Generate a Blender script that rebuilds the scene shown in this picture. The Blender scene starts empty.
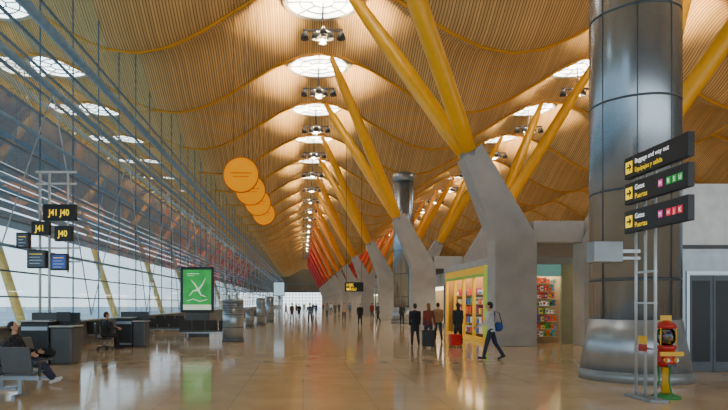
import bpy,bmesh,math,random
from math import sin,cos,pi,radians,atan2
from mathutils import Vector,Matrix
R=random.Random(5)
S=bpy.context.scene
C=S.collection
V=Vector
ORD=['nearest','second','third','fourth','fifth','sixth','seventh','eighth','ninth','tenth','eleventh','twelfth','thirteenth','fourteenth','fifteenth']
# ------------------------------------------------------------ materials
def lin(h):
    h=h.lstrip('#'); o=[]
    for i in (0,2,4):
        c=int(h[i:i+2],16)/255
        o.append(c/12.92 if c<=.04045 else ((c+.055)/1.055)**2.4)
    return (*o,1)
MC={}
def M(h,rough=.5,metal=0,var=.12,scale=3,emit=0,bump=0,spec=.5):
    key=(h,rough,metal,var,scale,emit,bump,spec)
    if key in MC: return MC[key]
    m=bpy.data.materials.new('mat_'+h.strip('#')); m.use_nodes=True
    n=m.node_tree.nodes; l=m.node_tree.links; b=n['Principled BSDF']
    c=lin(h)
    tc=n.new('ShaderNodeTexCoord'); no=n.new('ShaderNodeTexNoise'); no.inputs['Scale'].default_value=scale; no.inputs['Detail'].default_value=4
    rp=n.new('ShaderNodeValToRGB')
    rp.color_ramp.elements[0].position=.3; rp.color_ramp.elements[1].position=.7
    rp.color_ramp.elements[0].color=(*[x*(1-var) for x in c[:3]],1); rp.color_ramp.elements[1].color=(*[min(1,x*(1+var)) for x in c[:3]],1)
    l.new(tc.outputs['Object'],no.inputs['Vector']); l.new(no.outputs['Fac'],rp.inputs['Fac']); l.new(rp.outputs['Color'],b.inputs['Base Color'])
    b.inputs['Roughness'].default_value=rough; b.inputs['Metallic'].default_value=metal; b.inputs['Specular IOR Level'].default_value=spec
    if emit:
        l.new(rp.outputs['Color'],b.inputs['Emission Color']); b.inputs['Emission Strength'].default_value=emit
    if bump:
        bp=n.new('ShaderNodeBump'); bp.inputs['Strength'].default_value=bump; l.new(no.outputs['Fac'],bp.inputs['Height']); l.new(bp.outputs['Normal'],b.inputs['Normal'])
    MC[key]=m; return m
def glassmat(name,tint,ior=1.6,boost=1.0,add=0.0):
    m=bpy.data.materials.new(name); m.use_nodes=True
    n=m.node_tree.nodes; l=m.node_tree.links; n.clear()
    o=n.new('ShaderNodeOutputMaterial'); mx=n.new('ShaderNodeMixShader'); t=n.new('ShaderNodeBsdfTransparent'); g=n.new('ShaderNodeBsdfGlossy'); f=n.new('ShaderNodeFresnel')
    t.inputs['Color'].default_value=(*tint,1); g.inputs['Roughness'].default_value=.015; g.inputs['Color'].default_value=(.9,.97,1,1); f.inputs['IOR'].default_value=ior
    ma=n.new('ShaderNodeMath'); ma.operation='MULTIPLY_ADD'; ma.inputs[1].default_value=boost; ma.inputs[2].default_value=add; ma.use_clamp=True
    l.new(f.outputs[0],ma.inputs[0]); l.new(ma.outputs[0],mx.inputs[0]); l.new(t.outputs[0],mx.inputs[1]); l.new(g.outputs[0],mx.inputs[2]); l.new(mx.outputs[0],o.inputs['Surface'])
    return m
def ceilmat():
    m=bpy.data.materials.new('bamboo_slats'); m.use_nodes=True
    n=m.node_tree.nodes; l=m.node_tree.links; b=n['Principled BSDF']
    tc=n.new('ShaderNodeTexCoord'); sx=n.new('ShaderNodeSeparateXYZ'); l.new(tc.outputs['Object'],sx.inputs[0])
    mu=n.new('ShaderNodeMath'); mu.operation='MULTIPLY'; mu.inputs[1].default_value=7.4; l.new(sx.outputs['X'],mu.inputs[0])
    fr=n.new('ShaderNodeMath'); fr.operation='FRACT'; l.new(mu.outputs[0],fr.inputs[0])
    fl=n.new('ShaderNodeMath'); fl.operation='FLOOR'; l.new(mu.outputs[0],fl.inputs[0])
    wn=n.new('ShaderNodeTexWhiteNoise'); wn.noise_dimensions='1D'; l.new(fl.outputs[0],wn.inputs['W'])
    rp=n.new('ShaderNodeValToRGB'); e=rp.color_ramp.elements
    gap=(.15,.075,.025,1)
    e[0].position=0; e[0].color=gap; e[1].position=.10; e[1].color=gap
    for p,c in ((.27,(.79,.51,.195,1)),(.89,(.83,.54,.215,1)),(1,gap)):
        x=e.new(p); x.color=c
    l.new(fr.outputs[0],rp.inputs[0])
    no=n.new('ShaderNodeTexNoise'); no.inputs['Scale'].default_value=.5; l.new(tc.outputs['Object'],no.inputs['Vector'])
    ad=n.new('ShaderNodeMath'); ad.operation='MULTIPLY_ADD'; ad.inputs[1].default_value=.24; ad.inputs[2].default_value=.78; l.new(wn.outputs['Value'],ad.inputs[0])
    ad2=n.new('ShaderNodeMath'); ad2.operation='MULTIPLY_ADD'; ad2.inputs[1].default_value=.35; ad2.inputs[2].default_value=.82; l.new(no.outputs['Fac'],ad2.inputs[0])
    m1=n.new('ShaderNodeMath'); m1.operation='MULTIPLY'; l.new(ad.outputs[0],m1.inputs[0]); l.new(ad2.outputs[0],m1.inputs[1])
    vm=n.new('ShaderNodeVectorMath'); vm.operation='SCALE'; l.new(rp.outputs['Color'],vm.inputs[0]); l.new(m1.outputs[0],vm.inputs['Scale'])
    l.new(vm.outputs[0],b.inputs['Base Color']); b.inputs['Roughness'].default_value=.55
    return m
def floormat():
    m=bpy.data.materials.new('polished_limestone'); m.use_nodes=True
    n=m.node_tree.nodes; l=m.node_tree.links; b=n['Principled BSDF']
    tc=n.new('ShaderNodeTexCoord'); no=n.new('ShaderNodeTexNoise'); no.inputs['Scale'].default_value=.9; no.inputs['Detail'].default_value=8; no.inputs['Roughness'].default_value=.65
    br=n.new('ShaderNodeTexBrick'); br.inputs['Scale'].default_value=1; br.inputs['Brick Width'].default_value=1.2; br.inputs['Row Height'].default_value=1.2; br.inputs['Mortar Size'].default_value=.007; br.offset=0
    br.inputs['Color1'].default_value=(1,1,1,1); br.inputs['Color2'].default_value=(.93,.925,.92,1); br.inputs['Mortar'].default_value=(.7,.67,.65,1)
    l.new(tc.outputs['Object'],br.inputs['Vector']); l.new(tc.outputs['Object'],no.inputs['Vector'])
    rp=n.new('ShaderNodeValToRGB'); e=rp.color_ramp.elements; e[0].position=.25; e[0].color=lin('#cdac82'); e[1].position=.75; e[1].color=lin('#ebcea0')
    l.new(no.outputs['Fac'],rp.inputs[0])
    mx=n.new('ShaderNodeMix'); mx.data_type='RGBA'; mx.blend_type='MULTIPLY'; mx.inputs['Factor'].default_value=1
    l.new(rp.outputs[0],mx.inputs['A']); l.new(br.outputs['Color'],mx.inputs['B']); l.new(mx.outputs['Result'],b.inputs['Base Color'])
    r2=n.new('ShaderNodeMapRange'); r2.inputs['To Min'].default_value=.06; r2.inputs['To Max'].default_value=.14; l.new(no.outputs['Fac'],r2.inputs['Value']); l.new(r2.outputs[0],b.inputs['Roughness'])
    b.inputs['Specular IOR Level'].default_value=.75
    return m
STEEL=M('#9ba6b0',.3,.8,.08,2); DARK=M('#1f2124',.45); CHARC=M('#3a3e42',.5); WHITE=M('#d9dcdc',.45,0,.05); GREY=M('#878d90',.5)
CONC=M('#a6a5a2',.75,0,.1,1.5,0,.08); BLACK=M('#0c0d0f',.35); YEL=M('#ffd400',.9,0,.03,3,1.0,0,.05); SIGNW=M('#f2f4f4',.5,0,.03,3,1.1)
# ------------------------------------------------------------ mesh builder
def basis(d):
    d=d.normalized(); a=V((0,0,1)) if abs(d.z)<.9 else V((1,0,0))
    u=d.cross(a).normalized(); return u,d.cross(u).normalized()
class MB:
    def __init__(s): s.v=[];s.f=[];s.sm=[]
    def box(s,x0,x1,y0,y1,z0,z1):
        b=len(s.v); s.v+=[V((x,y,z)) for z in(z0,z1) for y in(y0,y1) for x in(x0,x1)]
        for q in((0,2,3,1),(4,5,7,6),(0,1,5,4),(2,6,7,3),(0,4,6,2),(1,3,7,5)): s.f.append([b+i for i in q]); s.sm.append(False)
        return s
    def loft(s,rings,cap=True,smooth=True):
        b=len(s.v); n=len(rings[0])
        for r in rings: s.v+=[V(p) for p in r]
        for i in range(len(rings)-1):
            for j in range(n):
                k=(j+1)%n; s.f.append([b+i*n+j,b+i*n+k,b+(i+1)*n+k,b+(i+1)*n+j]); s.sm.append(smooth)
        if cap:
            s.f.append([b+j for j in range(n)][::-1]); s.f.append([b+(len(rings)-1)*n+j for j in range(n)]); s.sm+=[False,False]
        return s
    def path(s,pts,rad,n=12):
        pts=[V(p) for p in pts]; rings=[]
        for i,p in enumerate(pts):
            d=(pts[min(i+1,len(pts)-1)]-pts[max(i-1,0)]); u,w=basis(d); r=rad[i] if isinstance(rad,(list,tuple)) else rad
            rings.append([p+u*r*cos(2*pi*j/n)+w*r*sin(2*pi*j/n) for j in range(n)])
        return s.loft(rings)
    def cyl(s,p0,p1,r0,r1=None,n=16): return s.path([p0,p1],[r0,r0 if r1 is None else r1],n)
    def cap(s,p0,p1,r0,r1,n=10):
        p0=V(p0);p1=V(p1); d=(p1-p0).normalized(); pts=[];rs=[]
        for a in (-85,-55,-25): pts.append(p0+d*r0*sin(radians(a))); rs.append(r0*cos(radians(a)))
        for a in (0,25,55,85): pts.append(p1+d*r1*sin(radians(a))); rs.append(r1*cos(radians(a)))
        u,w=basis(d)
        return s.loft([[p+u*r*cos(2*pi*j/n)+w*r*sin(2*pi*j/n) for j in range(n)] for p,r in zip(pts,rs)])
    def ell(s,c,rx,ry,rz,n=14,m=9):
        c=V(c)
        return s.loft([[c+V((rx*sin(t)*cos(2*pi*j/n),ry*sin(t)*sin(2*pi*j/n),-rz*cos(t))) for j in range(n)] for t in [pi*(.03+.94*i/(m-1)) for i in range(m)]])
    def lathe(s,prof,n=32,c=(0,0)):
        return s.loft([[V((c[0]+r*cos(2*pi*j/n),c[1]+r*sin(2*pi*j/n),z)) for j in range(n)] for r,z in prof])
    def prism(s,poly,y0,y1):
        b=len(s.v); n=len(poly)
        s.v+=[V((x,y0,z)) for x,z in poly]+[V((x,y1,z)) for x,z in poly]
        s.f.append(list(range(b,b+n))); s.f.append(list(range(b+n,b+2*n))[::-1]); s.sm+=[False,False]
        for i in range(n):
            k=(i+1)%n; s.f.append([b+i,b+n+i,b+n+k,b+k]); s.sm.append(False)
        return s
    def quad(s,a,b_,c,d):
        b=len(s.v); s.v+=[V(a),V(b_),V(c),V(d)]; s.f.append([b,b+1,b+2,b+3]); s.sm.append(False); return s
    def build(s,name,mat,parent=None,bevel=0,vox=0,recalc=True):
        me=bpy.data.meshes.new(name); me.from_pydata([tuple(p) for p in s.v],[],s.f)
        me.polygons.foreach_set('use_smooth',s.sm)
        if recalc:
            bm=bmesh.new(); bm.from_mesh(me); bmesh.ops.recalc_face_normals(bm,faces=bm.faces); bm.to_mesh(me); bm.free()
        o=bpy.data.objects.new(name,me); C.objects.link(o)
        if vox:
            md=o.modifiers.new('r','REMESH'); md.mode='VOXEL'; md.voxel_size=vox; md.use_smooth_shade=True
            sm=o.modifiers.new('s','SMOOTH'); sm.factor=.5; sm.iterations=3
            bpy.context.view_layer.update(); dg=bpy.context.evaluated_depsgraph_get()
            me2=bpy.data.meshes.new_from_object(o.evaluated_get(dg)); o.modifiers.clear(); o.data=me2; me2.name=name; me=me2
        me.materials.clear(); me.materials.append(mat)
        if bevel:
            md=o.modifiers.new('b','BEVEL'); md.width=bevel; md.segments=2; md.limit_method='ANGLE'
        if parent: o.parent=parent
        return o
def tag(o,label,cat,group=None):
    o['label']=label; o['category']=cat
    if group: o['group']=group
    return o
def thing(name,label,cat,loc=(0,0,0),rz=0,group=None):
    o=bpy.data.objects.new(name,None); C.objects.link(o); o.location=loc; o.rotation_euler=(0,0,rz); o.empty_display_size=.2
    return tag(o,label,cat,group)
def struct(o): o['kind']='structure'; return o
def dup(root,loc,rz=None,label=None,group=None):
    r=root.copy(); C.objects.link(r); r.location=loc
    if rz is not None: r.rotation_euler=(0,0,rz)
    if label: r['label']=label
    if group: r['group']=group
    for ch in list(root.children):
        c=ch.copy(); C.objects.link(c); c.parent=r
        for g in list(ch.children):
            d=g.copy(); C.objects.link(d); d.parent=c
    return r
def text(s,size,org,mat,parent,face='-Y',name='lettering',align='LEFT',bold=.012,sx=1):
    cu=bpy.data.curves.new('t','FONT'); cu.body=s; cu.size=size; cu.align_x=align; cu.offset=bold*size; cu.resolution_u=3
    o=bpy.data.objects.new('t',cu); C.objects.link(o); bpy.context.view_layer.update()
    me=bpy.data.meshes.new_from_object(o.evaluated_get(bpy.context.evaluated_depsgraph_get()))
    bpy.data.objects.remove(o); bpy.data.curves.remove(cu)
    if face=='-Y': mt=Matrix(((sx,0,0),(0,0,-1),(0,1,0)))
    elif face=='+X': mt=Matrix(((0,0,1),(sx,0,0),(0,1,0)))
    else: mt=Matrix(((0,0,-1),(-sx,0,0),(0,1,0)))
    me.transform(Matrix.Translation(org)@mt.to_4x4()); me.materials.clear(); me.materials.append(mat); me.name=name
    ob=bpy.data.objects.new(name,me); C.objects.link(ob); ob.parent=parent; return ob
F=600.0; VX,VY=303,303; CH=1.7
def PX(x,D): return (x-VX)*D/F
def PZ(y,D): return CH+(VY-y)*D/F
# ------------------------------------------------------------ people (built first)
def person(label,loc,rz,H=1.75,fem=False,legs=((14,4),(-16,12)),arms=((-14,14,.12),(14,14,.12)),lean=2,top='#222428',trou='#23242a',haircol='#2a1f18',shoe='#15151a',coat=False,long=False,skin='#c08f72'):
    s=H/1.75; root=thing('person',label,'person',loc,rz); L=radians(lean)
    sh=.162 if fem else .185; k_=.9 if fem else 1
    T=lambda x,y,z: V((x,y*cos(L)+z*sin(L),z*cos(L)-y*sin(L)))
    body,tm,tr,hr,mo=[MB() for _ in range(5)]; extra=[]; zmin=0
    def tl(mb,rows):
        mb.loft([[T(rx*k_*cos(2*pi*j/20),ry*k_*sin(2*pi*j/20)+oy,z) for j in range(20)] for z,rx,ry,oy in rows])
    tl(body,[(-.1,.13,.09,0),(0,.15,.105,0),(.12,.135,.095,0),(.25,.14,.1,0),(.38,.16,.105,0),(.46,.15,.085,0),(.51,.085,.07,0),(.55,.055,.055,.005),(.63,.05,.052,.012)])
    hem=-.34 if coat else -.1
    rows=[(hem,.185 if coat else .168,.155 if coat else .125,0)]
    if coat: rows+=[(-.15,.178,.14,0)]
    rows+=[(.0,.17,.125,0),(.12,.152,.115,0),(.25,.16,.12,0),(.38,.18,.125,0),(.455,.172,.105,0),(.505,.11,.085,0),(.54,.07,.07,.005)]
    tl(tm,rows); tl(tr,[(-.14,.14,.1,0),(-.02,.158,.115,0),(.1,.142,.105,0)])
    for i,sd in enumerate((-1,1)):
        th,kb=radians(legs[i][0]),radians(legs[i][1])
        h=V((sd*.085,0,-.03)); k=h+.43*V((sd*.02,sin(th),-cos(th))); a=th-kb; an=k+.41*V((0,sin(a),-cos(a)))
        p=min(0,a)*.8+max(0,a)*.5
        fd=V((sd*.15,cos(p),sin(p))).normalized(); up=V((0,-sin(p),cos(p)))
        he=an-up*.045-fd*.045; to=an-up*.055+fd*.15
        zmin=min(zmin,he.z-.045,to.z-.037)
        body.cap(h,k,.078,.052).cap(k,an,.052,.036).cap(he,to,.035,.028)
        tr.cap(h,k,.098,.07).cap(k,an+V((0,0,.03)),.07,.056)
        so=MB(); so.cap(he,to,.043,.036).cap(an-up*.02,an+up*.015,.044,.042); extra.append(('shoe',so,M(shoe,.5),.01))
        al,el,ou=radians(arms[i][0]),radians(arms[i][1]),arms[i][2]
        Sp=T(sd*sh,0,.445); u=V((sd*ou,sin(al),-cos(al))).normalized(); E=Sp+.28*u
        f=V((sd*ou*.3,sin(al+el),-cos(al+el))).normalized(); W=E+.25*f
        body.cap(Sp,E,.048,.038).cap(E,W,.038,.027)
        tm.cap(T(sd*sh*.6,0,.45),Sp,.07,.066).cap(Sp,E,.066,.054).cap(E,W-f*.015,.053,.042)
        n=V((-sd,0,0)); n=(n-f*n.dot(f)).normalized(); w=f.cross(n)
        if w.y+w.z<0: w=-w
        for off,ln in ((-.03,.062),(-.0105,.076),(.0105,.08),(.031,.072)):
            K=W+f*.085+w*off; a1=K+(f*.92+n*.25).normalized()*ln*.55; a2=a1+(f*.7+n*.7).normalized()*ln*.5
            body.cap(W+w*off*.5,K,.017,.013,8).cap(K,a1,.0105,.0095,8).cap(a1,a2,.0095,.008,8)
        t0=W+f*.03+w*.025; t1=t0+(f*.6+w*.75).normalized()*.045
        body.cap(t0,t1,.013,.011,8).cap(t1,t1+(f*.9+w*.2+n*.2)*.032,.011,.009,8)
    body.ell(T(0,.012,.705),.074,.094,.108).ell(T(0,.04,.645),.054,.058,.058).ell(T(0,.108,.685),.013,.019,.024,8,6).ell(T(0,.09,.728),.05,.016,.012,8,6)
    for sd in(-1,1):
        body.ell(T(sd*.076,0,.69),.011,.021,.031,8,6)
        e=MB().ell(T(sd*.03,.096,.706),.012,.009,.008,8,6); extra.append(('eye',e,M('#2a1d16',.3),0))
    mo.ell(T(0,.097,.638),.022,.007,.006,8,6)
    hr.ell(T(0,-.014,.728),.084,.098,.1).ell(T(0,-.035,.68),.078,.075,.08)
    if long: hr.cap(T(0,-.055,.69),T(0,-.07,.5),.082,.07)
    extra+=[('body',body,M(skin,.5,0,.06),.0075),('hair',hr,M(haircol,.6,0,.3,40),.012),('coat' if coat else 'shirt',tm,M(top,.85,0,.15,12),.013),('trousers',tr,M(trou,.85,0,.15,12),.013),('mouth',mo,M('#8a4a42',.5),0)]
    for nm,mb,mt,vx in extra:
        mb.v=[(p-V((0,0,zmin)))*s for p in mb.v]; mb.build(nm,mt,root,vox=vx)
    return root
pA=person('person in long black coat walking away, leftmost beside the forked column',(PX(415,23.7),23.7,0),0,1.66,coat=True,top='#20222a',trou='#2a2c38')
pB=person('person with long brown hair and maroon jacket beside a black suitcase',(PX(428.5,23.3),23.3,0),0,1.66,True,legs=((9,3),(-8,6)),top='#7a382e',trou='#2f3b5c',haircol='#7a4620',long=True,arms=((-4,10,.12),(-16,6,.2)))
pC=person('person in a tan jacket just ahead of the maroon jacket',(PX(438,26.5),26.5,0),0,1.7,top='#8d7050',trou='#2c2d33',haircol='#3a2a1c')
pD=person('person in dark green grey coat with a red suitcase',(PX(458,23.9),23.9,0),0,1.68,True,coat=True,legs=((10,3),(-10,8)),top='#30393a',trou='#1f2026',haircol='#1d1613',long=True,arms=((-18,6,.15),(10,12,.12)))
pE=person('person in light grey shirt and dark trousers striding left with a blue shoulder bag',(PX(491,18),18,0),radians(68),1.72,legs=((16,5),(-16,14)),arms=((22,40,.1),(-15,14,.1)),lean=4,top='#b9bec2',trou='#272f42',haircol='#1c1512')
pF=person('person in black jacket and white shoes sitting on the grey bench with legs stretched out',(-5.92,12.55,0),radians(-84),1.72,legs=((84,50),(78,38)),arms=((28,52,.1),(30,44,.1)),lean=-12,top='#202127',trou='#2c3650',haircol='#1e1712',shoe='#e2e2e2')
pG=person('person seated on a swivel chair between the two gate counters',(-7.25,21.9,0),radians(-60),1.7,legs=((84,84),(80,70)),arms=((35,50,.1),(30,55,.1)),lean=6,top='#272a33',trou='#23262e',haircol='#20160f')
def recolor(r,top,trou):
    for ch in r.children:
        nm=ch.name.split('.')[0]
        if nm in('shirt','coat','trousers'):
            ch.material_slots[0].link='OBJECT'; ch.material_slots[0].material=M(trou if nm=='trousers' else top,.85,0,.15,12)
far=[(310,324,pE,'#465468','#22242a',10,'person in slate jacket walking the middle of the hall, largest of the far group'),
(299,319,pA,'#14151a','#17181c',0,'person in black coat far down the hall, left of the slate jacket'),
(292,321,pD,'#5a453a','#1c1d22',20,'person in dark brown coat nearest the far steel vent cylinders'),
(327,318,pB,'#8b8d93','#2c3450',-15,'person in mid grey top far down the hall, just right of the hall middle'),
(344,321,pC,'#b5a28c','#31323a',180,'person in beige jacket below the far black hanging sign'),
(360,326,pA,'#1b1c22','#1a1b20',180,'person in black coat facing the camera right of the far black hanging sign'),
(378,323,pE,'#43403f','#1e2026',120,'person in charcoal top turning beside the third column'),
(372,318,pC,'#8a2f2c','#24262c',0,'person in dark red jacket farther back beside the third column'),
(316,316,pD,'#2b3a6c','#202228',0,'person in navy coat small and far in the hall centre'),
(286,316,pC,'#202126','#202228',60,'person in black jacket very far at the left steel cylinders'),
(335,315,pA,'#63666c','#26282e',180,'person in dark grey coat very far left of the hanging sign'),
(402,325,pB,'#2d2e33','#202126',0,'person in charcoal top passing the steel duct column'),
(304,313,pC,'#b9b2a6','#2a3350',180,'person in cream top tiny in the farthest crowd, left side'),
(313,312.5,pA,'#1d2026','#1c1d22',0,'person in dark coat tiny in the farthest crowd, middle'),
(323,312,pB,'#9c3a30','#25262c',180,'person in red top tiny in the farthest crowd'),
(331,312.5,pE,'#d8dce0','#2a3350',20,'person in white shirt tiny in the farthest crowd'),
(339,313,pD,'#4b5048','#1c1d22',180,'person in olive coat tiny in the farthest crowd, right side'),
(350,314,pC,'#66809c','#24262c',0,'person in light blue jacket far right of the olive coat'),
(366,314.5,pB,'#26272d','#26272d',180,'person in black top far beyond the black coated walker'),
(296,313.5,pE,'#7b6a58','#24262c',-30,'person in brown shirt tiny near the far left glass')]
for x,y,p,a,b,r,lab in far:
    D=1020/(y-303); q=dup(p,(PX(x,D),D,0),radians(r),lab); recolor(q,a,b)
# ------------------------------------------------------------ setting
Y0,Y1=-6.0,271.5; XW=-9.2; XR=46.5
def hump(y): return 2.0*(.5-.5*cos(2*pi*(y-19.5)/9))**.85
def zbeam(x): return 1.7+13.75-1.85*cos(2*pi*(x-10.1)/18.1)
def zr(x,y): return zbeam(x)+hump(y)
mb=MB(); nx=98; ny=372; xs=[-25.5+(XR+25.9)*i/nx for i in range(nx+1)]; ys=[Y0+(Y1-Y0)*j/ny for j in range(ny+1)]
mb.v=[V((x,y,zr(x,y))) for y in ys for x in xs]
for j in range(ny):
    for i in range(nx):
        a=j*(nx+1)+i; mb.f.append([a,a+nx+1,a+nx+2,a+1]); mb.sm.append(True)
struct(mb.build('ceiling',ceilmat(),recalc=False))
struct(MB().box(XW,XR,Y0,Y1+1,-.3,0).build('floor',floormat()))
struct(MB().box(-600,XW-.2,-200,900,-4.4,-4).build('floor_apron',M('#9fa5a3',.8,0,.1,.02)))
struct(MB().box(XR,XR+.3,Y0,Y1,-.3,19.5).build('wall_right',M('#7d7160',.7)))
struct(MB().box(XW,XR,Y0-.3,Y0,8,19.5).build('back_sky_blocker',M('#9a9185',.7)))  # unseen panel behind the camera, added to block high sky fill
BEAM=M('#d99a22',.45,0,.06)
for k in range(-2,29):
    y=19.5+9*k
    if y<Y0 or y>Y1: continue
    struct(MB().path([(x,y,zbeam(x)-.03) for x in xs[::2]],.085,8).build('trim_%d'%(k+3),BEAM))
# facade
GL=glassmat('facade_glass',(.72,.86,.94),1.75,1.45,.06); MUL=M('#5f7788',.4,.2); TUBE=M('#7d9bb2',.4,.2); LOUV=M('#8da3b0',.5,.1)
nb=0; y=-6.0; SILL=.95
while y<Y1-.1:
    e=min(y+9,Y1); nb+=1
    n=12; g=MB(); m=MB()
    tops=[y+(e-y)*i/n for i in range(n+1)]
    for i in range(n):
        a,b=tops[i],tops[i+1]
        g.quad((XW,a,SILL),(XW,b,SILL),(XW,b,zr(XW,b)),(XW,a,zr(XW,a)))
    w=struct(g.build('window_%d'%nb,GL,recalc=False))
    for i in range(0,n,4): m.box(XW-.02,XW+.03,tops[i]-.015,tops[i]+.015,SILL,zr(XW,tops[i]))
    z=1.9
    while z<13: m.box(XW-.03,XW+.06,y,e,z-.025,z+.025); z+=.8
    struct(m.build('mullion',MUL,w))
    lv=MB(); z=4.3
    while z<8.7:
        lv.quad((XW-.4,y,z+.08),(XW-.4,e,z+.08),(XW-.72,e,z-.06),(XW-.72,y,z-.06)); z+=.3
    struct(lv.build('sunshade_louvres',LOUV,w,recalc=False))
    for a,b in ((y,y+4.5),(y+9,y+4.5)):
        if b<Y1 and a<Y1: struct(MB().cyl((XW+.45,a,9.1),(XW+.2,b,1.2),.024,n=6).build('bracing_rod',M('#a9bac6',.4,.2),w))
    y=e
struct(MB().box(XW-.2,XW+.12,Y0,Y1,-.3,SILL).build('wall_left',M('#6b7175',.5)))
struct(MB().box(XW-.1,XW+.3,Y0,Y1,SILL,SILL+.06).build('trim_sill',M('#a7b0b5',.4,.4)))
for i,(z,r) in enumerate(((11.1,.17),(9.1,.13),(7.2,.06),(5.4,.06),(3.4,.05))): struct(MB().cyl((XW+.5,Y0,z),(XW+.5,Y1,z),r,n=10).build('trim_rail_%d'%(i+1),TUBE))
# end window
m=MB()
for i in range(27): m.box(XW+i*1.5-.08,XW+i*1.5+.08,Y1,Y1+.3,0,14)
for z in (1.2,2.6,4,5.4,7,10.5): m.box(XW,29.5,Y1,Y1+.3,z-.12,z+.12)
struct(m.build('window_end_frame',MUL))
struct(MB().box(XW,XR,Y1+.3,Y1+.6,6.4,19).build('wall_end',M('#7a6a50',.6)))
# exterior struts
ES=M('#dcb660',.5)
st=None
for k in range(8):
    yy=36+18*k
    if st is None:
        st=thing('facade_strut','','strut',(-17,yy,-4)); MB().path([(1.6,0,0),(0,0,4.9),(-1.8,0,10.5),(-4.2,0,17.6)],[.16,.27,.28,.16],12).build('tube',ES,st); MB().lathe([(.5,0),(.5,.2),(.3,.3)],12,(1.6,0)).build('foot',GREY,st); o=st
    else: o=dup(st,(-17,yy,-4))
    o['label']='leaning cream yellow steel strut outside the glass wall, %s from the camera'%ORD[k]; o['group']='struts outside the glass wall'
# ------------------------------------------------------------ tree columns
LP=[(7.52,0),(9.18,0),(9.18,4.3),(7.02,7.95),(6.3,7.42),(7.52,4.2)]
cols=['#f9b408','#f9b408','#f8ae08','#f7a408','#f59708','#f3870a','#ee720e','#e95c10','#e04014','#d02a18','#c4241c','#bb201c','#b01e1c']
cnm=['golden yellow','golden yellow','golden yellow','amber yellow','amber','light orange','orange','deep orange','red orange','red','dark red','dark red','dark red']
cms=None
for k in range(13):
    D=24+18*k; t=thing('forked_column','grey concrete forked column with %s struts, %s from the camera'%(cnm[k],ORD[k]),'column',(10.1,D,0),0,'forked columns along the hall')
    if cms is None:
        cms=[MB().prism([(x-10.1,z) for x,z in LP],-.5,.5).build('concrete_fork',CONC,t,bevel=.03),
             MB().prism([(10.1-x,z) for x,z in LP],-.5,.5).build('concrete_fork',CONC,t,bevel=.03),
             MB().box(-1.0,1.0,-.3,.3,4.1,4.95).build('tie_beam',M('#b4b3b0',.75,0,.08,1.5),t,bevel=.02)]
    else:
        for cm in cms: c=cm.copy(); C.objects.link(c); c.parent=t
    mt=M(cols[k],.35,0,.05)
    for sd in (-1,1):
        for dy in (-4.5,4.5):
            s0=V((sd*3.45,dy*.05,7.55)); s1=V((sd*8.35,dy,zbeam(10.1+sd*8.35)-.15)); d=s1-s0
            so=MB().path([s0,s0+d*.12,s0+d*.5,s0+d*.85,s1],[.26,.34,.36,.27,.15],14).build('strut',mt,t)
            MB().cyl(s0-d.normalized()*.1,s0+d.normalized()*.25,.3,.27,14).build('collar',M('#8a8a87',.5,.4),so)
# ------------------------------------------------------------ skylights
SKY=M('#f6f7f2',.5,0,.03,2,8)
sk=None; ZS=1.7+16.6
for ri,(X,rn,lab) in enumerate(((1.1,'skylights over the central walkway','round white skylight in the ceiling row above the central walkway'),(19.2,'skylights over the shops','round white skylight in the ceiling row right of the columns, above the shops'),(-17.0,'skylights outside the glass','round white skylight in the roof overhang seen through the glass wall'),(37.3,'skylights added for light at the far right','round white skylight added for light in the farthest right ceiling row beyond the shops'))):  # the far right row is added only to give light there
    for k in range(-2,27):
        y=33+9*k
        if y<4 or (ri==3 and (k<0 or k>14)): continue
        if sk is None:
            sk=thing('skylight',lab,'skylight',(X,y,ZS),0,rn)
            MB().lathe([(1.95,0),(1.95,.03)],32).build('diffuser',SKY,sk)
            ring=MB(); n=32
            pr=[(1.9,-.06),(2.2,-.08),(2.25,.0),(2.2,.85),(2.05,.85),(2.0,.0),(1.9,-.06)]
            ring.loft([[V((r*cos(2*pi*j/n),r*sin(2*pi*j/n),z)) for j in range(n)] for r,z in pr],cap=False).build('rim',M('#d8d4c6',.5),sk)
            b=MB()
            for a in range(8): b.cyl((.6*cos(a*pi/4),.6*sin(a*pi/4),-.06),(1.95*cos(a*pi/4),1.95*sin(a*pi/4),-.06),.04,n=6)
            for rr in (.6,1.3):
                pts=[[V(((rr+q*cos(t))*cos(2*pi*j/24),(rr+q*cos(t))*sin(2*pi*j/24),-.06+q*sin(t))) for j in range(24)] for q in (.05,) for t in (0,pi/2,pi,1.5*pi,2*pi)]
                b.loft(pts,cap=False)
            b.build('glazing_bars',M('#9aa1a5',.5),sk)
        else: dup(sk,(X,y,ZS),0,lab,rn)
lc=None
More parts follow.
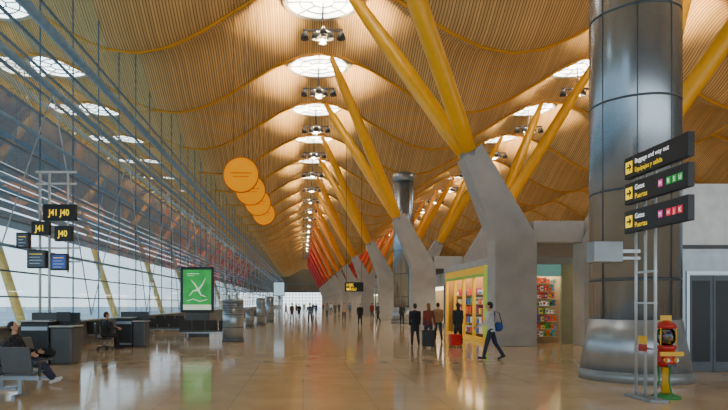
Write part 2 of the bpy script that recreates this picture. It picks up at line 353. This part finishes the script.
for X,rn,lab in ((1.1,'spotlights over the central walkway','dark hanging spotlight cluster under a skylight above the central walkway'),(19.2,'spotlights over the shops','dark hanging spotlight cluster under a skylight above the shops')):
    for k in range(-2,19):
        y=33+9*k
        if lc is None:
            lc=thing('spotlight_cluster',lab,'lamp',(X,y,ZS-.1),0,rn)
            MB().cyl((0,0,0),(0,0,-1.5),.04,n=8).build('stem',CHARC,lc)
            MB().box(-1.1,1.1,-.05,.05,-1.55,-1.45).box(-.05,.05,-.6,.6,-1.55,-1.45).build('crossbar',CHARC,lc)
            for x,yy in ((-1,0),(-.4,0),(.4,0),(1,0),(0,.55),(0,-.55)):
                h=MB().cyl((x,yy,-1.5),(x,yy,-1.7),.04,n=8).lathe([(.1,-1.62),(.17,-1.72),(.24,-2.0),(.2,-2.0),(.02,-1.85)],14,(x,yy)).build('lamp_head',CHARC,lc)
        else: dup(lc,(X,y,ZS-.1),0,lab,rn)
        if k<16:
            li=bpy.data.lights.new('uplight','SPOT'); li.energy=6800 if X<10 else 5600; li.color=(1,.71,.38); li.shadow_soft_size=.15; li.spot_size=radians(168); li.spot_blend=.5
            lo=bpy.data.objects.new('uplight',li); C.objects.link(lo); lo.location=(X,y+.3,ZS-2.15); lo.rotation_euler=(pi,0,0)
# ------------------------------------------------------------ steel duct columns
def duct(loc,r,h,label):
    t=thing('duct_column',label,'column',loc)
    s=r/.92
    MB().lathe([(r,1.3),(r,h)],48).build('shaft',M('#9aa4ae',.25,.82,.1,.8),t)
    MB().lathe([(1.12*s,.22),(r*1.01,1.34)],48).build('skirt',M('#a1a9b0',.34,.65),t)
    MB().lathe([(1.15*s,0),(1.15*s,.23)],48).build('plinth',M('#8d9397',.4,.4),t)
    z=2.2
    while z<h:
        MB().lathe([(r*1.006,z-.025),(r*1.006,z+.025)],48).build('seam_band',M('#545d64',.45,.6),t); z+=1.95
    for a in (200,245,290,335,20,110):
        x,y=r*cos(radians(a)),r*sin(radians(a)); MB().cyl((x,y,1.36),(x,y,h-.6),.012,n=6).build('vertical_seam',M('#545d64',.4,.6),t)
    MB().lathe([(r*1.03,h-.6),(r*1.08,h-.5),(r*1.08,h),(r*.8,h+.15)],40).build('cowl',M('#8a949c',.35,.7),t)
duct((7.45,13.5,0),.92,12.6,'large satin steel duct column with flared base beside the direction signs')
duct((8.55,51,0),.85,12.6,'smaller distant steel duct column rising behind the second forked column')
# ------------------------------------------------------------ lift
t=thing('elevator','grey panelled lift block with dark double doors at right edge','elevator',(9.35,14.8,0))
MB().box(0,4.6,0,4.2,0,3.05).build('lower_cladding',M('#8f979c',.3,.45),t,bevel=.02)
MB().box(0.02,4.6,.02,4.2,3.13,4.65).build('upper_cladding',M('#dfe3e4',.35),t,bevel=.02)
MB().box(0.05,4.5,.06,4.1,3.05,3.13).build('shadow_gap',BLACK,t)
for q in ((.1,.17,0,2.4),(1.33,1.4,0,2.4),(.1,1.4,2.4,2.48)): MB().box(q[0],q[1],-.03,0,q[2],q[3]).build('door_frame',STEEL,t)
for a in (.18,.76):
    dd=MB().box(a,a+.56,-.02,.0,.02,2.38).build('door',M('#34393d',.3,.5),t)
    MB().box(a+.06,a+.5,-.024,-.02,.25,2.25).build('door_glass',M('#14171a',.2,0,.05,3,0,0,.2),dd)
s=MB()
for z in (.8,1.6): s.box(1.4,4.6,-.012,0,z-.01,z+.01)
for x in (2.4,3.6): s.box(x-.01,x+.01,-.012,0,0,3.05)
s.build('panel_joint',DARK,t)
MB().box(1.52,1.64,-.03,0,1.0,1.25).build('call_button_plate',STEEL,t)
# ------------------------------------------------------------ direction sign stand
XS=5.95
t=thing('direction_sign_stand','three stacked black direction signs on white poles in front of steel duct','sign',(XS,10.6,0))
PW=M('#b9bfc2',.35,.4)
for yy in (.3,.0,-.3): MB().cyl((.1,yy,.0),(.1,yy,4.3),.026,n=12).build('pole',PW,t)
MB().box(-.06,.26,-.42,.42,0,.05).build('base_plate',GREY,t,bevel=.01)
for z in (.9,1.7,2.25): MB().box(.075,.125,-.32,.32,z-.016,z+.016).build('crossbar',PW,t)
sp=[(3.955,4.34),(3.49,3.87),(2.97,3.37)]
for i,(z0,z1) in enumerate(sp):
    p=MB().box(-.05,.06,-1.4,.42,z0,z1).build('sign_panel',M('#101114',.4),t,bevel=.01)
    zc=(z0+z1)/2
    MB().box(-.056,-.05,.15,.36,zc-.105,zc+.105).build('arrow_square',YEL,p)
    a=MB(); f=lambda y,z:(-.058,.48-y,z)
    a.quad(f(.15,zc-.018),f(.3,zc-.018),f(.3,zc+.018),f(.15,zc+.018))
    a.quad(f(.32,zc),f(.25,zc+.07),f(.22,zc+.048),f(.27,zc)); a.quad(f(.32,zc),f(.27,zc),f(.22,zc-.048),f(.25,zc-.07))
    a.build('arrow',BLACK,p,recalc=False)
    if i==0:
        text('Baggage and way out',.118,(-.056,.06,zc+.035),SIGNW,p,'-X',sx=1.0,bold=.004); text('Equipajes y salida',.118,(-.056,.06,zc-.12),YEL,p,'-X',sx=1.0,bold=.004)
    else:
        text('Gates',.13,(-.056,.06,zc+.03),SIGNW,p,'-X',sx=.98,bold=.004); text('Puertas',.13,(-.056,.06,zc-.125),YEL,p,'-X',sx=.98,bold=.004)
        L=[('M','#c8358a'),('R','#2c9a3c'),('S','#2c9a3c'),('U','#2c9a3c')] if i==1 else [('M','#c8358a'),('H','#d0213c'),('J','#d0213c'),('K','#d0213c')]
        y=-.64
        for ch,cc in L:
            MB().box(-.056,-.05,y-.115,y,zc-.06,zc+.06).build('gate_square',M(cc,.4,0,.03,3,.6),p); text(ch,.1,(-.058,y-.058,zc-.037),SIGNW,p,'-X',align='CENTER',bold=.0); y-=.15 if ch!='M' else .22
MB().box(-.78,-.26,.05,.35,2.43,2.8).build('equipment_box',M('#8f9497',.4,.2),t,bevel=.015)
for q in ((2.6,2.66),(2.48,2.53)): MB().box(-.26,.1,.16,.22,*q).build('box_arm',PW,t)
MB().box(.03,.06,-.12,.1,.98,1.12).build('notice_plate',M('#e8b414',.5),t); MB().box(.03,.06,-.12,.1,.85,.97).build('notice_plate',M('#a8291e',.5),t)
# ------------------------------------------------------------ sweet machine
t=thing('gumball_machine','slim red and yellow gumball vending machine on a green foot beside sign poles','vending machine',(6.5,10.75,0))
GR=M('#2c7d3b',.4); RD=M('#b01c19',.35); YL=M('#dfa914',.4)
MB().lathe([(.24,0),(.24,.03),(.2,.05),(.1,.09)],24).build('foot',GR,t)
MB().lathe([(.075,.08),(.06,.3),(.075,.58)],16).build('stem',YL,t)
for a in (30,150,270): MB().path([(.19*cos(radians(a)),.19*sin(radians(a)),.04),(.1*cos(radians(a)),.1*sin(radians(a)),.3),(.12*cos(radians(a)),.12*sin(radians(a)),.58)],.016,8).build('leg',GR,t)
MB().lathe([(.13,.56),(.17,.6),(.17,.7),(.15,.73),(.15,.86),(.17,.89),(.17,.93),(.13,.95)],24).build('coin_body',RD,t)
MB().box(-.21,.21,-.19,-.16,.76,.84).build('crosspiece',YL,t,bevel=.008)
for x in (-.08,.08):
    b=MB().cyl((x,-.13,.69),(x,-.19,.69),.04,n=14).build('coin_mechanism',YL,t)
    MB().cyl((x,-.19,.69),(x,-.22,.69),.02,n=10).build('crank_knob',STEEL,b)
MB().box(-.08,.08,-.19,-.12,.57,.62).build('chute',CHARC,t)
MB().lathe([(.1,.95),(.14,1.0),(.155,1.1),(.14,1.2),(.09,1.25)],24).build('globe',glassmat('globe_glass',(.8,.8,.8),1.45,1,0),t)
for cc in ['#a2221e','#c69011','#2f7a3c','#2b448c','#b85a1a']:
    b=MB()
    for j in range(16): a=R.random()*6.28; r=R.random()*.1; b.ell((r*cos(a),r*sin(a),.98+R.random()*.2),.024,.024,.024,8,6)
    b.build('sweets',M(cc,.3),t)['kind']='stuff'
for a in (90,210,330): MB().cyl((.16*cos(radians(a)),.16*sin(radians(a)),.94),(.16*cos(radians(a)),.16*sin(radians(a)),1.27),.01,n=8).build('globe_bar',YL,t)
MB().lathe([(.13,1.24),(.17,1.26),(.17,1.3),(.12,1.35),(.05,1.39)],24).build('lid',RD,t)
MB().box(-.1,.1,-.015,.015,1.36,1.48).build('header_plate',YL,t,bevel=.008)
# ------------------------------------------------------------ shop
SL=7.7
t=thing('shop','yellow framed shop with bright stocked shelves between first and second columns','shop',(7.72,24.9,0))
YF=M('#f2c01c',.5,0,.06,3,.12); LITE=M('#ffe6c0',.5,0,.03,2,7)  # frame yellow glows faintly, its brightness put into the colour
MB().box(-.05,5,0,SL+.1,3.3,3.6).build('fascia',M('#a4a7a6',.5),t,bevel=.02)
MB().box(.2,4.9,.2,SL-.2,3.12,3.2).build('light_ceiling',LITE,t)
MB().box(1.0,1.1,.8,SL,0,3.1).build('back_wall',M('#9a7a4e',.6),t)
MB().box(1.1,5,.75,.8,0,3.1).build('front_back_wall',M('#c9b496',.6),t)
MB().box(0,1.0,SL-.1,SL,0,3.28).build('end_wall',M('#a5854e',.6),t)
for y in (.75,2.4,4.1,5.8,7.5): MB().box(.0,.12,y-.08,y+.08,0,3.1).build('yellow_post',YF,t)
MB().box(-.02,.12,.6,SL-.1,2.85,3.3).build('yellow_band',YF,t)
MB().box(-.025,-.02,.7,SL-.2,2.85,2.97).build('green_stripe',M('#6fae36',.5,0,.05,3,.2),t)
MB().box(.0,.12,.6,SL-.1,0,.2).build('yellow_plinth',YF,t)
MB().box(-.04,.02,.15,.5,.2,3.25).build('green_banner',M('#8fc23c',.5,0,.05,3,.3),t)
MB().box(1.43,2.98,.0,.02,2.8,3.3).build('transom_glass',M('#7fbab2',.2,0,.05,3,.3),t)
MB().box(2.98,3.48,-.05,.1,0,3.3).build('grey_green_pier',M('#a5a88c',.5,0,.05),t)
for z in (.3,.62,.94,1.26,1.58,1.9,2.22,2.54): MB().box(1.43,2.96,.25,.74,z-.02,z).build('shelf',M('#e3ded2',.5),t)
for z in (.3,.75,1.2,1.65,2.1): MB().box(.4,.98,1.0,SL-.15,z-.03,z).build('shelf',M('#b89a6a',.5),t)
pcs=['#d8241f','#f0d01c','#e9e4da','#2a63a8','#2f9a3c','#e86a1c','#8d2d6a','#e05a3a','#f2efe6','#3b9cc4']
def prod(i,loc,w,d,h,label,grp):
    cc=pcs[i%10]; o=MB().box(-w/2,w/2,-d/2,d/2,0,h).build('boxed_product',M(cc,.4,0,.2,9,.18),None,bevel=.008); o.location=loc; tag(o,label,'product',grp)  # product colours glow faintly, standing in for a light on the display
    MB().box(-w*.36,w*.36,-d/2-.004,-d/2,h*.3,h*.7).build('product_label',M(pcs[(i+2)%10],.4),o)
for z in (.3,.62,.94,1.26,1.58,1.9,2.22,2.54):
    x=1.5
    while x<2.88:
        w=.07+.07*R.random(); prod(R.randrange(10),(7.72+x,24.9+.4,z),w,.2,.13+.13*R.random(),'small colourful packet on the shelves facing the hall beside the column','packets on the front shelves'); x+=w+.03
for z in (.3,.75,1.2,1.65,2.1):
    y=1.3
    while y<SL-.4:
        w=.2+.25*R.random(); prod(R.randrange(10),(7.72+.68,24.9+y,z),.45,w,.15+.22*R.random(),'colourful boxed item on the shop back shelves behind the yellow posts','boxes on the shop back shelves'); y+=w+.2
# further shop units
for k in range(7):
    y0=46+34*k
    t=thing('shop_unit','low glazed grey shop unit behind the columns, %s beyond the yellow shop'%(['first']+ORD[1:])[k],'shop',(9.6,y0-9 if k==0 else y0,0),0,'low shop units behind columns')
    ln=28
    MB().box(.1,14,0,ln,0,.3).build('plinth',GREY,t); MB().box(0,14,0,ln,2.9,3.75).build('fascia',M('#b4b7b6',.5),t,bevel=.02)
    MB().box(3,14,.2,ln-.2,.3,2.9).build('back_wall',M('#b89a70',.6),t)
    p=MB()
    for j in range(8): p.box(.02,.16,j*ln/7.-.06 if j else 0,j*ln/7.+.06,.3,2.9)
    p.build('frame',CHARC,t); MB().box(.6,13,.6,ln-.6,2.86,2.9).build('light_ceiling',M('#fff0d2',.5,0,.03,2,3),t)
# ------------------------------------------------------------ gate mast
t=thing('gate_sign_mast','white twin pole gate mast with black and yellow number signs behind the bench','sign',(0,17.75,0))
WP=M('#cfd5d7',.4,.3)
for x in (-7.78,-7.5): MB().cyl((x,0,0),(x,0,5.6),.04,n=12).build('pole',WP,t)
for q in ((5.54,5.6),(5.2,5.25)): MB().box(-7.9,-6.7,-.03,.03,*q).build('top_bar',WP,t)
MB().cyl((-6.95,0,2.6),(-6.95,0,5.57),.03,n=10).build('drop_rod',WP,t)
for q in ((-8.2,-6.6,3.3),(-7.9,-6.6,4.36),(-7.9,-6.6,2.9)): MB().box(q[0],q[1],.03,.09,q[2],q[2]+.06).build('cross_arm',WP,t)
MB().lathe([(.28,0),(.28,.04)],20,(-7.64,0)).build('base_plate',GREY,t)
for x0,x1,z0,z1,tx in ((-7.64,-6.68,4.12,4.6,'J41 J40'),(-7.98,-7.46,3.7,4.1,'J41'),(-7.3,-6.8,3.52,3.97,'J40')):
    p=MB().box(x0,x1,-.14,.03,z0,z1).build('number_sign',BLACK,t,bevel=.01)
    text(tx,.255,((x0+x1)/2,-.15,(z0+z1)/2-.09),YEL,p,align='CENTER',bold=.018,sx=.85)
for x0,x1,z0,z1,c in ((-8.42,-8.04,3.3,3.77,'#1a222c'),(-8.1,-7.55,2.72,3.26,'#1c2a38'),(-7.4,-6.92,2.66,3.15,'#1c3a86')):
    p=MB().box(x0,x1,-.16,.03,z0,z1).build('monitor',BLACK,t,bevel=.015)
    MB().box(x0+.04,x1-.04,-.164,-.16,z0+.05,z1-.05).build('screen',M(c,.2,0,.2,5,.7),p)
    for q in range(4): zz=z1-.12-q*.09; MB().box(x0+.08,x1-.1-.06*(q%2),-.167,-.164,zz-.012,zz).build('screen_line',M('#a9c0d8',.5,0,.1,3,.5) if q else YEL,p)
# ------------------------------------------------------------ counters
def counter(label,loc):
    t=thing('gate_counter',label,'counter',loc,0,'gate counters')
    MB().box(-.55,.1,-.35,.35,0,1.12).build('cabinet',M('#1f2326',.45),t,bevel=.03)
    MB().box(.1,.62,-.3,.35,0,.98).build('side_cabinet',M('#474c50',.4),t,bevel=.05)
    MB().box(-.6,.14,-.42,.4,1.12,1.16).build('counter_top',M('#a6acaf',.35),t,bevel=.015)
    MB().box(.1,.66,-.36,.4,.98,1.02).build('lower_top',M('#b9bebf',.35),t,bevel=.015)
    MB().box(-.56,.6,.3,.36,1.02,1.36).build('screen_panel',M('#33393d',.4),t,bevel=.015)
    for q in ((.1,.18),(.9,1.0)): MB().box(-.52,.08,-.37,-.35,*q).build('front_strip',STEEL,t)
    return t
c1=counter('dark gate counter with grey tops, nearest, directly behind the bench',(PX(50,16.9),16.9,0)); c1.scale=(1.2,1.1,1.05)
c2=dup(c1,(PX(132,23.2),23.2,0),0,'dark gate counter with grey tops, farther one beside the seated worker'); c2.scale=(.95,1,1)
c3=thing('computer_monitor','black computer monitor standing on the nearest gate counter','monitor',(PX(60,16.9)+.12,16.85,1.071))
MB().box(-.2,.2,-.02,.02,.1,.38).build('display',BLACK,c3,bevel=.01); MB().box(-.03,.03,0,.05,0,.15).box(-.12,.12,-.08,.1,0,.015).build('stand',CHARC,c3)
t=thing('swivel_chair','dark swivel chair under the seated worker between counters','chair',(-7.25,21.9,0),radians(-60))
MB().box(-.23,.23,-.26,.24,.38,.44).build('seat',DARK,t,bevel=.03); MB().box(-.21,.21,-.34,-.28,.55,.98).build('backrest',DARK,t,bevel=.03)
MB().box(-.03,.03,-.32,-.26,.4,.7).build('back_bracket',CHARC,t); MB().cyl((0,0,.1),(0,0,.38),.03,n=10).build('gas_stem',STEEL,t)
for a in range(5):
    x,y=.28*cos(a*1.2566),.28*sin(a*1.2566); l=MB().cyl((0,0,.11),(x,y,.08),.022,.018,8).build('leg',CHARC,t); MB().ell((x,y,.035),.035,.035,.035,8,6).build('caster',BLACK,l)
# ------------------------------------------------------------ benches
def bench(label,loc,rz,n,col='#555b5f'):
    t=thing('airport_bench',label,'bench',loc,rz)
    W=.6; L=n*W; SM=M(col,.5,0,.1)
    MB().box(-.05,.05,-L/2,L/2,.3,.37).build('beam',STEEL,t)
    for i in range(n):
        y=-L/2+W*(i+.5)
        MB().prism([(-.24,.39),(.25,.42),(.26,.45),(-.22,.43)],y-.27,y+.27).build('seat',SM,t,bevel=.012)
        MB().prism([(-.24,.45),(-.2,.45),(-.33,.92),(-.38,.92)],y-.27,y+.27).build('backrest',SM,t,bevel=.012)
    for i in range(n+1):
        y=-L/2+W*i; MB().box(-.25,.2,y-.02,y+.02,.6,.64).box(-.04,.0,y-.015,y+.015,.36,.6).build('armrest',CHARC,t)
    for y in (-L/2+.35,L/2-.35): MB().box(-.3,.3,y-.03,y+.03,0,.05).box(-.04,.04,y-.03,y+.03,.05,.31).build('leg',STEEL,t)
    return t
b1=bench('grey metal airport bench at lower left carrying the sitting person',(-5.95,12.7,0),0,4)
b3=bench('grey metal airport bench nearest the camera with its backs turned to us',(-5.7,10.95,0),radians(90),3)
b2=bench('dark airport bench row left of the green advertising screen',(PX(170,31),31,0),radians(90),4,'#34393d')
dup(b2,(PX(206,27.6),27.6,0),radians(90),'dark airport bench row directly below the green advertising screen')
dup(b2,(PX(176,37),37,0),radians(90),'dark airport bench row behind the leftmost bench, close to the glass')
dup(b2,(PX(262,58),58,0),radians(90),'dark airport bench far off behind the steel cylinders')
dup(b2,(PX(88,25.5),25.5,0),radians(90),'dark airport bench row behind the seated worker near the glass')
t=thing('tote_bag','black tote bag standing on the bench seat beyond the sitting person','bag',(-5.85,13.7,.45))
MB().cap((-.1,0,.12),(.1,0,.12),.12,.11).ell((0,0,.1),.2,.15,.1).build('bag_body',M('#1d1f23',.8),t,vox=.015)
MB().path([(-.1,0,.2),(-.05,0,.32),(.05,0,.32),(.1,0,.2)],.01,8).build('handle',CHARC,t)
t=thing('rucksack','black rucksack standing on the nearest bench, its top showing over the seat back','bag',(-5.38,10.93,.45),radians(90)); t.scale=(1.2,1.2,1.35)
MB().ell((0,0,.2),.12,.15,.2).build('pack',M('#16181c',.7),t); MB().ell((.1,0,.13),.05,.11,.1).build('pocket',M('#22252a',.7),t); MB().path([(-.02,0,.38),(-.02,.04,.45),(-.02,-.04,.45),(-.02,0,.38)],.01,6).build('loop',CHARC,t)
t=thing('draped_jacket','white jacket draped over the back of the nearest bench','jacket',(-5.98,10.6,0))
jk=MB()
for i in range(5): jk.cap((-.2+.1*i,-.09+.02*(i%2),.58+.03*(i%3)),(-.2+.1*i,-.0,.93),.05,.055)
jk.cap((-.22,.0,.94),(.22,.02,.94),.055,.055).cap((-.2,.07,.72),(-.18,.03,.93),.04,.05).cap((.2,.07,.74),(.18,.03,.93),.04,.05).build('cloth',M('#d5d7d8',.85,0,.1,8),t,vox=.015)
# ------------------------------------------------------------ advertising totem
t=thing('advertising_screen','tall black framed advertising screen showing white drawing on bright green','advertisement',(PX(197.5,30),30,0))
MB().box(-.82,.82,-.1,.1,1.22,3.5).build('frame',BLACK,t,bevel=.02)
MB().box(-.7,.7,-.106,-.1,1.36,3.36).build('screen',M('#1f9a40',.3,0,.3,1.8,.6),t)
MB().box(-.7,.7,-.108,-.106,1.36,1.62).build('lower_strip',M('#cfe6c8',.4,0,.1,3,.6),t)
MB().box(-.6,.6,-.12,.12,0,1.22).build('pedestal',M('#4a5054',.4),t,bevel=.02)
a=MB(); 
a.path([(-.4,-.11,2.05),(-.2,-.11,2.3),(.05,-.11,2.35),(.25,-.11,2.6),(.42,-.11,2.95)],[.01,.03,.05,.035,.01],8).path([(-.3,-.11,2.85),(-.1,-.11,2.62),(.05,-.11,2.35),(.2,-.11,2.1),(.45,-.11,2.0)],[.01,.03,.05,.03,.01],8)
a.path([(-.5,-.11,1.8),(-.2,-.11,1.9),(.15,-.11,1.78),(.5,-.11,1.88)],.018,8); a.box(-.5,.1,-.112,-.106,3.14,3.17).box(-.5,-.15,-.112,-.106,3.05,3.07)
a.build('artwork',M('#cfeecf',.5,0,.03,3,.6),t)
# steel vent cylinders
def vent(label,loc,r,h):
    t=thing('vent_cylinder',label,'vent',loc,0,'steel vent cylinders')
    MB().lathe([(r,.12),(r,h)],36).build('shell',M('#98a1a8',.3,.6,.1,1),t)
    MB().lathe([(r*1.06,0),(r*1.06,.13)],36).build('base_ring',M('#5d6469',.4,.4),t)
    MB().lathe([(r*1.04,h-.02),(r*1.04,h+.06),(r*.9,h+.1),(r*.3,h+.12)],36).build('cap',M('#868f95',.35,.6),t)
    for z in (h*.36,h*.68): MB().lathe([(r*1.012,z-.02),(r*1.012,z+.02)],36).build('seam_band',M('#5d666c',.4,.5),t)
    g=MB()
    for i in range(5):
        z=h*.74+i*.07
        if z<h-.08: g.lathe([(r*1.01,z),(r*1.01,z+.025)],36)
    g.build('air_grille',M('#454c51',.5,.3),t)
vent('brushed steel vent cylinder standing alone right of the advertising screen',(PX(233,26.5),26.5,0),.46,1.75)
vent('tall narrow steel vent cylinder farther off, left of a pair',(PX(261,46),46,0),.34,1.95)
vent('tall narrow steel vent cylinder farther off, right of a pair',(PX(270,54),54,0),.34,2.2)
vent('low steel vent cylinder beside the far bench',(PX(250,42),42,0),.3,1.25)
t=thing('information_screen','pale blue information screen on a post near the far steel cylinders','screen',(PX(279,62),62,0))
MB().cyl((0,0,0),(0,0,2.4),.06,n=10).build('post',GREY,t); MB().box(-.6,.6,-.08,.08,2.4,3.9).build('housing',CHARC,t); MB().box(-.53,.53,-.09,-.08,2.48,3.82).build('display',M('#a9cfe0',.3,0,.1,2,.8),t)
t=thing('hanging_sign','black overhead sign with yellow lettering hanging far down the hall','sign',(PX(354,55),55,0))
MB().box(-.85,.85,-.1,.1,2.75,3.6).build('panel',BLACK,t)
text('HJK',.42,(-.7,-.11,3.2),YEL,t); text('MRSU',.36,(-.7,-.11,2.85),YEL,t)
for x in (-.7,.7): MB().cyl((x,0,3.6),(x,0,zr(PX(354,55),55)-.1),.02,n=6).build('hanger',CHARC,t)
OR=M('#ffa000',.9,0,.04,3,.38,0,.05); OS=M('#c96400',.8,0,.05,3,.25,0,.05)  # disc and rim orange glow by emission, brightness put into the colour
for k,(x,y,D) in enumerate(((241,175,28.0),(250.5,190.5,33.2),(258,203,38.8),(264,214,44.5))):
    X,Z=PX(x,D),PZ(y,D)
    t=thing('hanging_disc','round orange hanging disc above the left of the walkway, %s of four'%(['nearest and largest','second','third','farthest and smallest'][k]),'sign',(X,D,Z),0,'orange hanging discs')
    MB().cyl((0,-.06,0),(0,.06,0),.79,n=48).build('disc',OR,t,bevel=.015)
    ring=MB(); pr=[(.79,-.075),(.83,-.075),(.83,.075),(.79,.075)]
    ring.loft([[V((r*cos(2*pi*j/48),yy,r*sin(2*pi*j/48))) for j in range(48)] for r,yy in pr+[pr[0]]],cap=False).build('rim',OS,t)
    for sx in (-.35,.35): MB().cyl((sx,0,.7),(sx,0,zr(X+sx,D)-Z-.05),.012,n=6).build('cable',CHARC,t)
    for q in ((-.5,.5,.06,.11),(-.38,.38,-.1,-.06)): MB().box(q[0],q[1],-.066,-.06,q[2],q[3]).build('caption_strip',OS,t)
def suitcase(label,loc,c,rz,w=.42,h=.62):
    t=thing('suitcase',label,'suitcase',loc,rz)
    MB().box(-w/2,w/2,-.13,.13,.06,h).build('shell',M(c,.4),t,bevel=.04)
    g=MB()
    for i in range(4): x=-w/2+w*(i+1)/5; g.box(x-.012,x+.012,-.137,.137,.1,h-.04)
    g.build('ribs',M(c,.5,0,.2),t,bevel=.004)
    MB().path([(-.1,.1,h-.02),(-.1,.1,h+.36),(.1,.1,h+.36),(.1,.1,h-.02)],.012,8).build('pull_handle',CHARC,t)
    for x in (-w/2+.06,w/2-.06):
        for y in (-.09,.09): MB().cyl((x-.015,y,.035),(x+.015,y,.035),.035,n=12).build('wheel',BLACK,t)
suitcase('black upright suitcase beside the person in maroon jacket',(PX(428,22.6),22.6,0),'#17181b',0,.46,.68)
suitcase('bright red trolley suitcase beside the dark green grey coat',(PX(455,23.2),23.2,0),'#d4161c',radians(10),.46,.5)
t=thing('shoulder_bag','blue shoulder bag hanging at the hip of the striding person','bag',(PX(499,18.1),18.15,.98),radians(68))
MB().ell((0,0,.0),.08,.14,.15).build('bag_body',M('#23488f',.7),t,vox=.012); MB().path([(0,-.1,.1),(-.03,-.02,.42),(-.06,.1,.48),(-.02,.12,.1)],.015,8).build('strap',M('#1b2c55',.7),t)
# ------------------------------------------------------------ world, camera
w=bpy.data.worlds.new('World'); S.world=w; w.use_nodes=True
n=w.node_tree.nodes; l=w.node_tree.links; bg=n['Background']
tc=n.new('ShaderNodeTexCoord'); sx=n.new('ShaderNodeSeparateXYZ'); rp=n.new('ShaderNodeValToRGB'); e=rp.color_ramp.elements
e[0].position=0; e[0].color=(.84,.93,.97,1); e[1].position=.6; e[1].color=(.5,.69,.9,1)
l.new(tc.outputs['Generated'],sx.inputs[0]); l.new(sx.outputs['Z'],rp.inputs[0]); l.new(rp.outputs[0],bg.inputs['Color']); bg.inputs['Strength'].default_value=2.9
cd=bpy.data.cameras.new('Camera'); co=bpy.data.objects.new('Camera',cd); C.objects.link(co)
cd.sensor_width=36; cd.lens=F/728*36; cd.shift_x=(364-VX)/728; cd.shift_y=(VY-205)/728; cd.clip_end=2000
co.location=(0,0,CH); co.rotation_euler=(pi/2,0,0); S.camera=co
